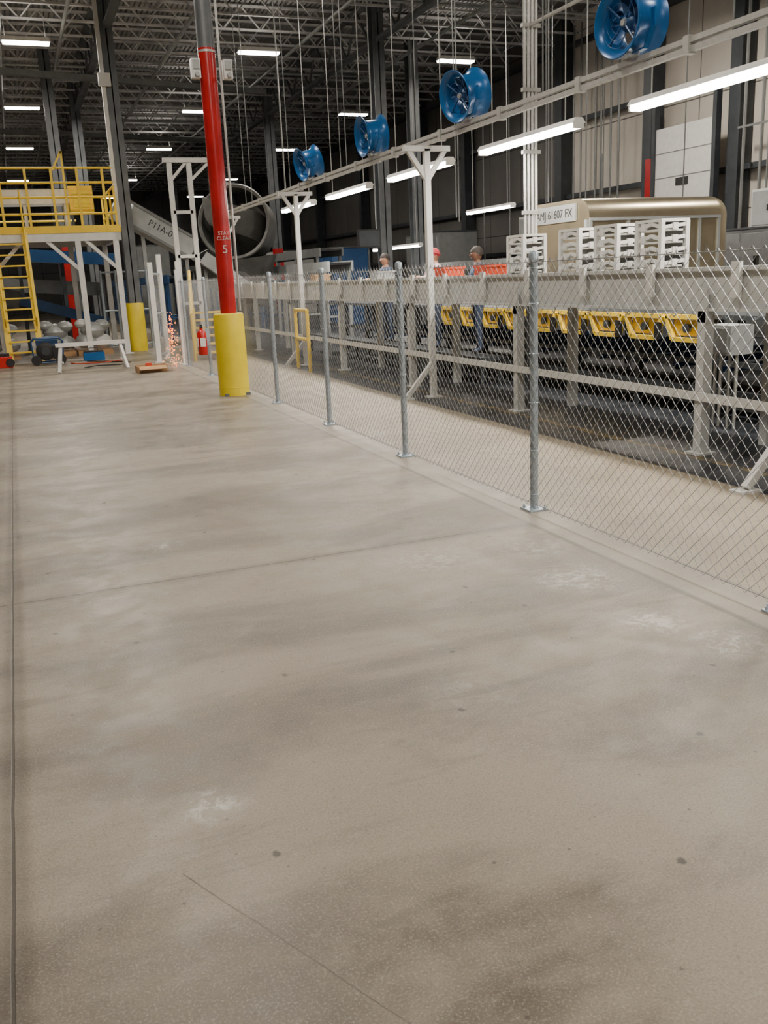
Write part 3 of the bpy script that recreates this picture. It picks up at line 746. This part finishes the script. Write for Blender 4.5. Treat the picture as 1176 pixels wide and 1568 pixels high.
# ------------------------------------------------------------------ floor items
q=B()
for x in(0.83,2.07):
    for s in(-1,1): q.bar((x,21.3,0.55),(x+(0.1 if x>1 else -0.1),21.3+s*0.24,0.0),0.06,0.06,WHT)
    q.bar((x,21.15,0.2),(x,21.45,0.2),0.03,0.03,WHT)
q.bar((0.72,21.3,0.57),(2.2,21.3,0.57),0.12,0.08,WHT)
q.build('saw_horse')
q=B()
gx,gy=0.62,23.9
for s in(-1,1):
    q.path([(gx-0.33,gy+s*0.25,0.05),(gx-0.36,gy+s*0.25,0.55),(gx-0.28,gy+s*0.25,0.62),(gx+0.28,gy+s*0.25,0.62),(gx+0.36,gy+s*0.25,0.55),(gx+0.33,gy+s*0.25,0.05)],0.02,BLUED,8,True)
for x in(-0.3,0.3):
    q.tube((gx+x,gy-0.25,0.62),(gx+x,gy+0.25,0.62),0.02,BLUED,8); q.tube((gx+x,gy-0.25,0.06),(gx+x,gy+0.25,0.06),0.02,BLUED,8)
q.lathe((gx-0.05,gy-0.2,0.32),(0,1,0),[(0,0.15),(0.02,0.22),(0.3,0.22),(0.34,0.12)],BLACK,20)
q.box((gx,gy,0.52),(0.5,0.36,0.12),BLUED); q.box((gx+0.2,gy-0.12,0.28),(0.18,0.2,0.3),BLACK)
q.lathe((gx-0.05,gy-0.22,0.32),(0,1,0),[(0,0.10),(0.02,0.10)],DKST,16)
for x in(-0.28,0.28): q.lathe((gx+x,gy-0.32,0.12),(0,1,0),[(0,0.12),(0.06,0.12)],BLACK,16)
q.build('portable_generator')
q=B()
bx,by=2.5,19.7
q.bb(bx-0.3,bx+0.3,by-0.2,by+0.2,0,0.015,CARD)
for s in(-1,1): q.box((bx+s*0.3,by,0.07),(0.012,0.4,0.13),CARD); q.box((bx,by+s*0.2,0.07),(0.6,0.012,0.13),CARD)
q.bar((bx,by-0.2,0.13),(bx,by-0.36,0.07),0.55,0.01,CARD); q.bar((bx+0.3,by,0.135),(bx+0.45,by,0.10),0.36,0.01,CARD)
q.box((bx-0.05,by,0.1),(0.12,0.1,0.16),ORANG)
q.build('cardboard_box')
q=B(); q.bb(1.45,1.95,24.0,24.3,0,0.2,BLUE); q.bb(1.47,1.93,24.02,24.28,0.2,0.24,BLACK); q.path([(1.6,24.15,0.24),(1.6,24.15,0.3),(1.8,24.15,0.3),(1.8,24.15,0.24)],0.012,BLACK,6); q.build('tool_case',bevel=0.01)
q=B(); q.box((-0.4,23.7,0.13),(0.4,0.3,0.26),REDP); q.box((-0.4,23.7,0.3),(0.3,0.1,0.08),BLACK); q.lathe((-0.25,23.53,0.12),(0,1,0),[(0,0.1),(0.04,0.1)],BLACK,14); q.build('tool_case',bevel=0.01)
q=B()
q.path([(1.3,21.8,0.012),(1.6,22.2,0.012),(2.1,22.0,0.012),(2.4,22.5,0.012),(2.0,23.2,0.012),(1.5,23.8,0.012)],0.012,BLACK,6)
q.path([(1.1,23.6,0.012),(1.2,23.2,0.012),(1.7,23.0,0.012),(2.3,23.3,0.012)],0.012,ORANG,6); q.build('extension_cord')
q=B()
for i in range(170):
    t=random.random()**0.8; z=1.15*(1-t)+0.02; sp=0.05+0.16*t
    x=3.14+random.gauss(0,sp*0.5); y=20.7+random.gauss(0,sp)
    x=min(x,3.33)
    d=Vector((random.gauss(0,0.4),random.gauss(0,0.4),-1)).normalized()*random.uniform(0.01,0.035)
    q.tube((x,y,z),(x+d.x,y+d.y,max(0.005,z+d.z)),random.uniform(0.003,0.007),SPARK,4)
q.build('grinding_sparks')

# ------------------------------------------------------------------ people
def person(px,py,pz,face,shirt,skin,hat,pants=DENIM,H=1.72,reach=0.6):
    root=empty('worker',(px,py,pz)); bpy.context.view_layer.update()
    k=H/1.75
    V=[((0,0,0.95),(0.15,0.12)),((0,0,1.12),(0.145,0.105)),((0,0,1.30),(0.165,0.115)),((0,0,1.43),(0.13,0.09)),((0.0,0,1.50),(0.055,0.055)),((0.01,0,1.58),(0.05,0.05)),
       ((0,0.17,1.42),(0.07,0.065)),((0.08,0.25,1.22),(0.05,0.048)),((0.08+0.25*reach+0.05,0.19,1.26),(0.034,0.034)),
       ((0,-0.17,1.42),(0.07,0.065)),((0.10,-0.25,1.23),(0.05,0.048)),((0.10+0.27*reach+0.04,-0.17,1.28),(0.034,0.034)),
       ((0,0.09,0.88),(0.095,0.09)),((0.03,0.11,0.50),(0.062,0.062)),((0,0.12,0.10),(0.042,0.042)),((0.14,0.13,0.045),(0.04,0.035)),
       ((0,-0.09,0.88),(0.095,0.09)),((0.01,-0.11,0.50),(0.062,0.062)),((-0.03,-0.12,0.10),(0.042,0.042)),((0.11,-0.13,0.045),(0.04,0.035))]
    E=[(0,1),(1,2),(2,3),(3,4),(4,5),(3,6),(6,7),(7,8),(3,9),(9,10),(10,11),(0,12),(12,13),(13,14),(14,15),(0,16),(16,17),(17,18),(18,19)]
    me=D.meshes.new('b'); me.from_pydata([Vector(v)*k for v,_ in V],E,[]); ob=D.objects.new('b',me); COL.objects.link(ob)
    md=ob.modifiers.new('s','SKIN'); md.use_smooth_shade=True
    for i,(v,r) in enumerate(V):
        sv=me.skin_vertices[0].data[i]; sv.radius=(r[0]*k,r[1]*k); sv.use_root=(i==0)
    s2=ob.modifiers.new('u','SUBSURF'); s2.levels=2; s2.render_levels=2
    bpy.context.view_layer.update()
    dg=bpy.context.evaluated_depsgraph_get(); nm=D.meshes.new_from_object(ob.evaluated_get(dg)); 
    D.objects.remove(ob)
    nm.materials.clear()
    for m_ in(shirt,pants,skin,BLACK): nm.materials.append(m_)
    for p in nm.polygons:
        c=p.center; z=c.z/k
        p.use_smooth=True
        if z>1.485 and abs(c.y)<0.09: p.material_index=2
        elif z<0.09: p.material_index=3
        elif z<0.97: p.material_index=1
        elif c.x>0.19 and abs(c.y)>0.1: p.material_index=2
        else: p.material_index=0
    Mw=Matrix.Translation((px,py,pz))@Matrix.Rotation(face,4,'Z')
    bo=D.objects.new('body',nm); COL.objects.link(bo); bo.matrix_world=Mw
    bpy.context.view_layer.update(); addto(bo,root)
    q=B(); hz=1.635*k; n=20
    vs=[];fs=[];h=14
    for j in range(h+1):
        ph=math.pi*j/h
        for i in range(n):
            t=2*math.pi*i/n; x=math.sin(ph)*math.cos(t); y=math.sin(ph)*math.sin(t); z=math.cos(ph)
            taper=1-0.28*max(0,-z)
            X=x*0.098*taper; Y=y*0.077*taper; Z=z*0.118
            if x>0.75 and abs(y)<0.25: 
                if -0.25<z<0.1: X+=0.018*(1-abs(z+0.1)*3)*(1-abs(y)*3)
            if x>0.6 and 0.0<z<0.25 and 0.2<abs(y)<0.55: X-=0.008
            vs.append((X+0.015,Y,Z+hz))
    for j in range(h):
        for i in range(n): fs.append((j*n+i,(j+1)*n+i,(j+1)*n+(i+1)%n,j*n+(i+1)%n))
    q.add(vs,fs,skin)
    for s in(-1,1):
        q.sphere((0.100,s*0.032,hz+0.012),0.011,PLAST,8); q.sphere((0.109,s*0.032,hz+0.012),0.005,BLACK,6)
        q.sphere((0.005,s*0.078,hz-0.005),0.03,skin,8,(0.6,0.3,1)); q.box((0.104,s*0.032,hz+0.034),(0.01,0.034,0.006),HAIR)
    q.sphere((0.118,0,hz-0.018),0.014,skin,8,(1,0.9,1.3)); q.sphere((0.100,0,hz-0.055),0.018,REDP if skin is SKIN1 else skin,8,(0.4,1.3,0.3))
    hm=hat or HAIR
    vs=[];fs=[]
    for j in range(8):
        ph=math.radians(12+j*12) if j else 0.0
        for i in range(n):
            t=2*math.pi*i/n; lim=1.0 if math.cos(t)<0.3 else (0.86 if hat else 0.78)
            p=ph*lim
            vs.append((math.sin(p)*math.cos(t)*0.108+0.010,math.sin(p)*math.sin(t)*0.087,math.cos(p)*0.130+hz))
    for j in range(7):
        for i in range(n): fs.append((j*n+i,(j+1)*n+i,(j+1)*n+(i+1)%n,j*n+(i+1)%n))
    q.add(vs,fs,hm)
    if hat: q.path([(0.010+math.cos(t)*0.104,math.sin(t)*0.083,hz+0.03+0.02*math.cos(t)) for t in [i*2*math.pi/20 for i in range(20)]],0.012,hat,6,True)
    for (wx,wy,wz,sgn) in((0.13+0.25*reach,0.19,1.26,1),(0.14+0.27*reach,-0.17,1.28,-1)):
        wx*=k;wy*=k;wz*=k
        q.sphere((wx+0.055,wy,wz-0.005),0.045,skin,10,(1.1,0.9,0.42))
        for i,(L,dy) in enumerate(((0.065,0.03),(0.078,0.010),(0.072,-0.010),(0.055,-0.030))):
            x0=wx+0.09; y0=wy+dy*sgn*-1
            q.path([(x0-0.02,y0,wz-0.003),(x0+L*0.45,y0,wz-0.008),(x0+L*0.8,y0,wz-0.028),(x0+L,y0,wz-0.048)],[0.010,0.009,0.008,0.006],skin,6)
        q.path([(wx+0.03,wy-sgn*0.03,wz-0.008),(wx+0.06,wy-sgn*0.06,wz-0.02),(wx+0.09,wy-sgn*0.062,wz-0.035)],[0.012,0.010,0.008],skin,6)
    ho=q.build('head_and_hands',ang=60); ho.matrix_world=Mw; bpy.context.view_layer.update(); addto(ho,root)
PINK=mat('pink_shirt',(0.55,0.42,0.48),0.8); NAVY=mat('navy_shirt',(0.04,0.07,0.14),0.8); BEAN=mat('red_beanie',(0.28,0.02,0.03),0.9,0,0.15,60)
person(6.88,14.9,PLATZ,math.radians(175),PINK,SKIN1,BEAN)
person(6.88,17.2,PLATZ,math.radians(190),NAVY,SKIN1,None,reach=0.5)
person(6.88,13.3,PLATZ,math.radians(165),NAVY,SKIN2,None,H=1.68)

w=D.worlds.new('world'); bpy.context.scene.world=w; w.use_nodes=True
w.node_tree.nodes['Background'].inputs[0].default_value=(0.9,0.93,1,1); w.node_tree.nodes['Background'].inputs[1].default_value=0.05
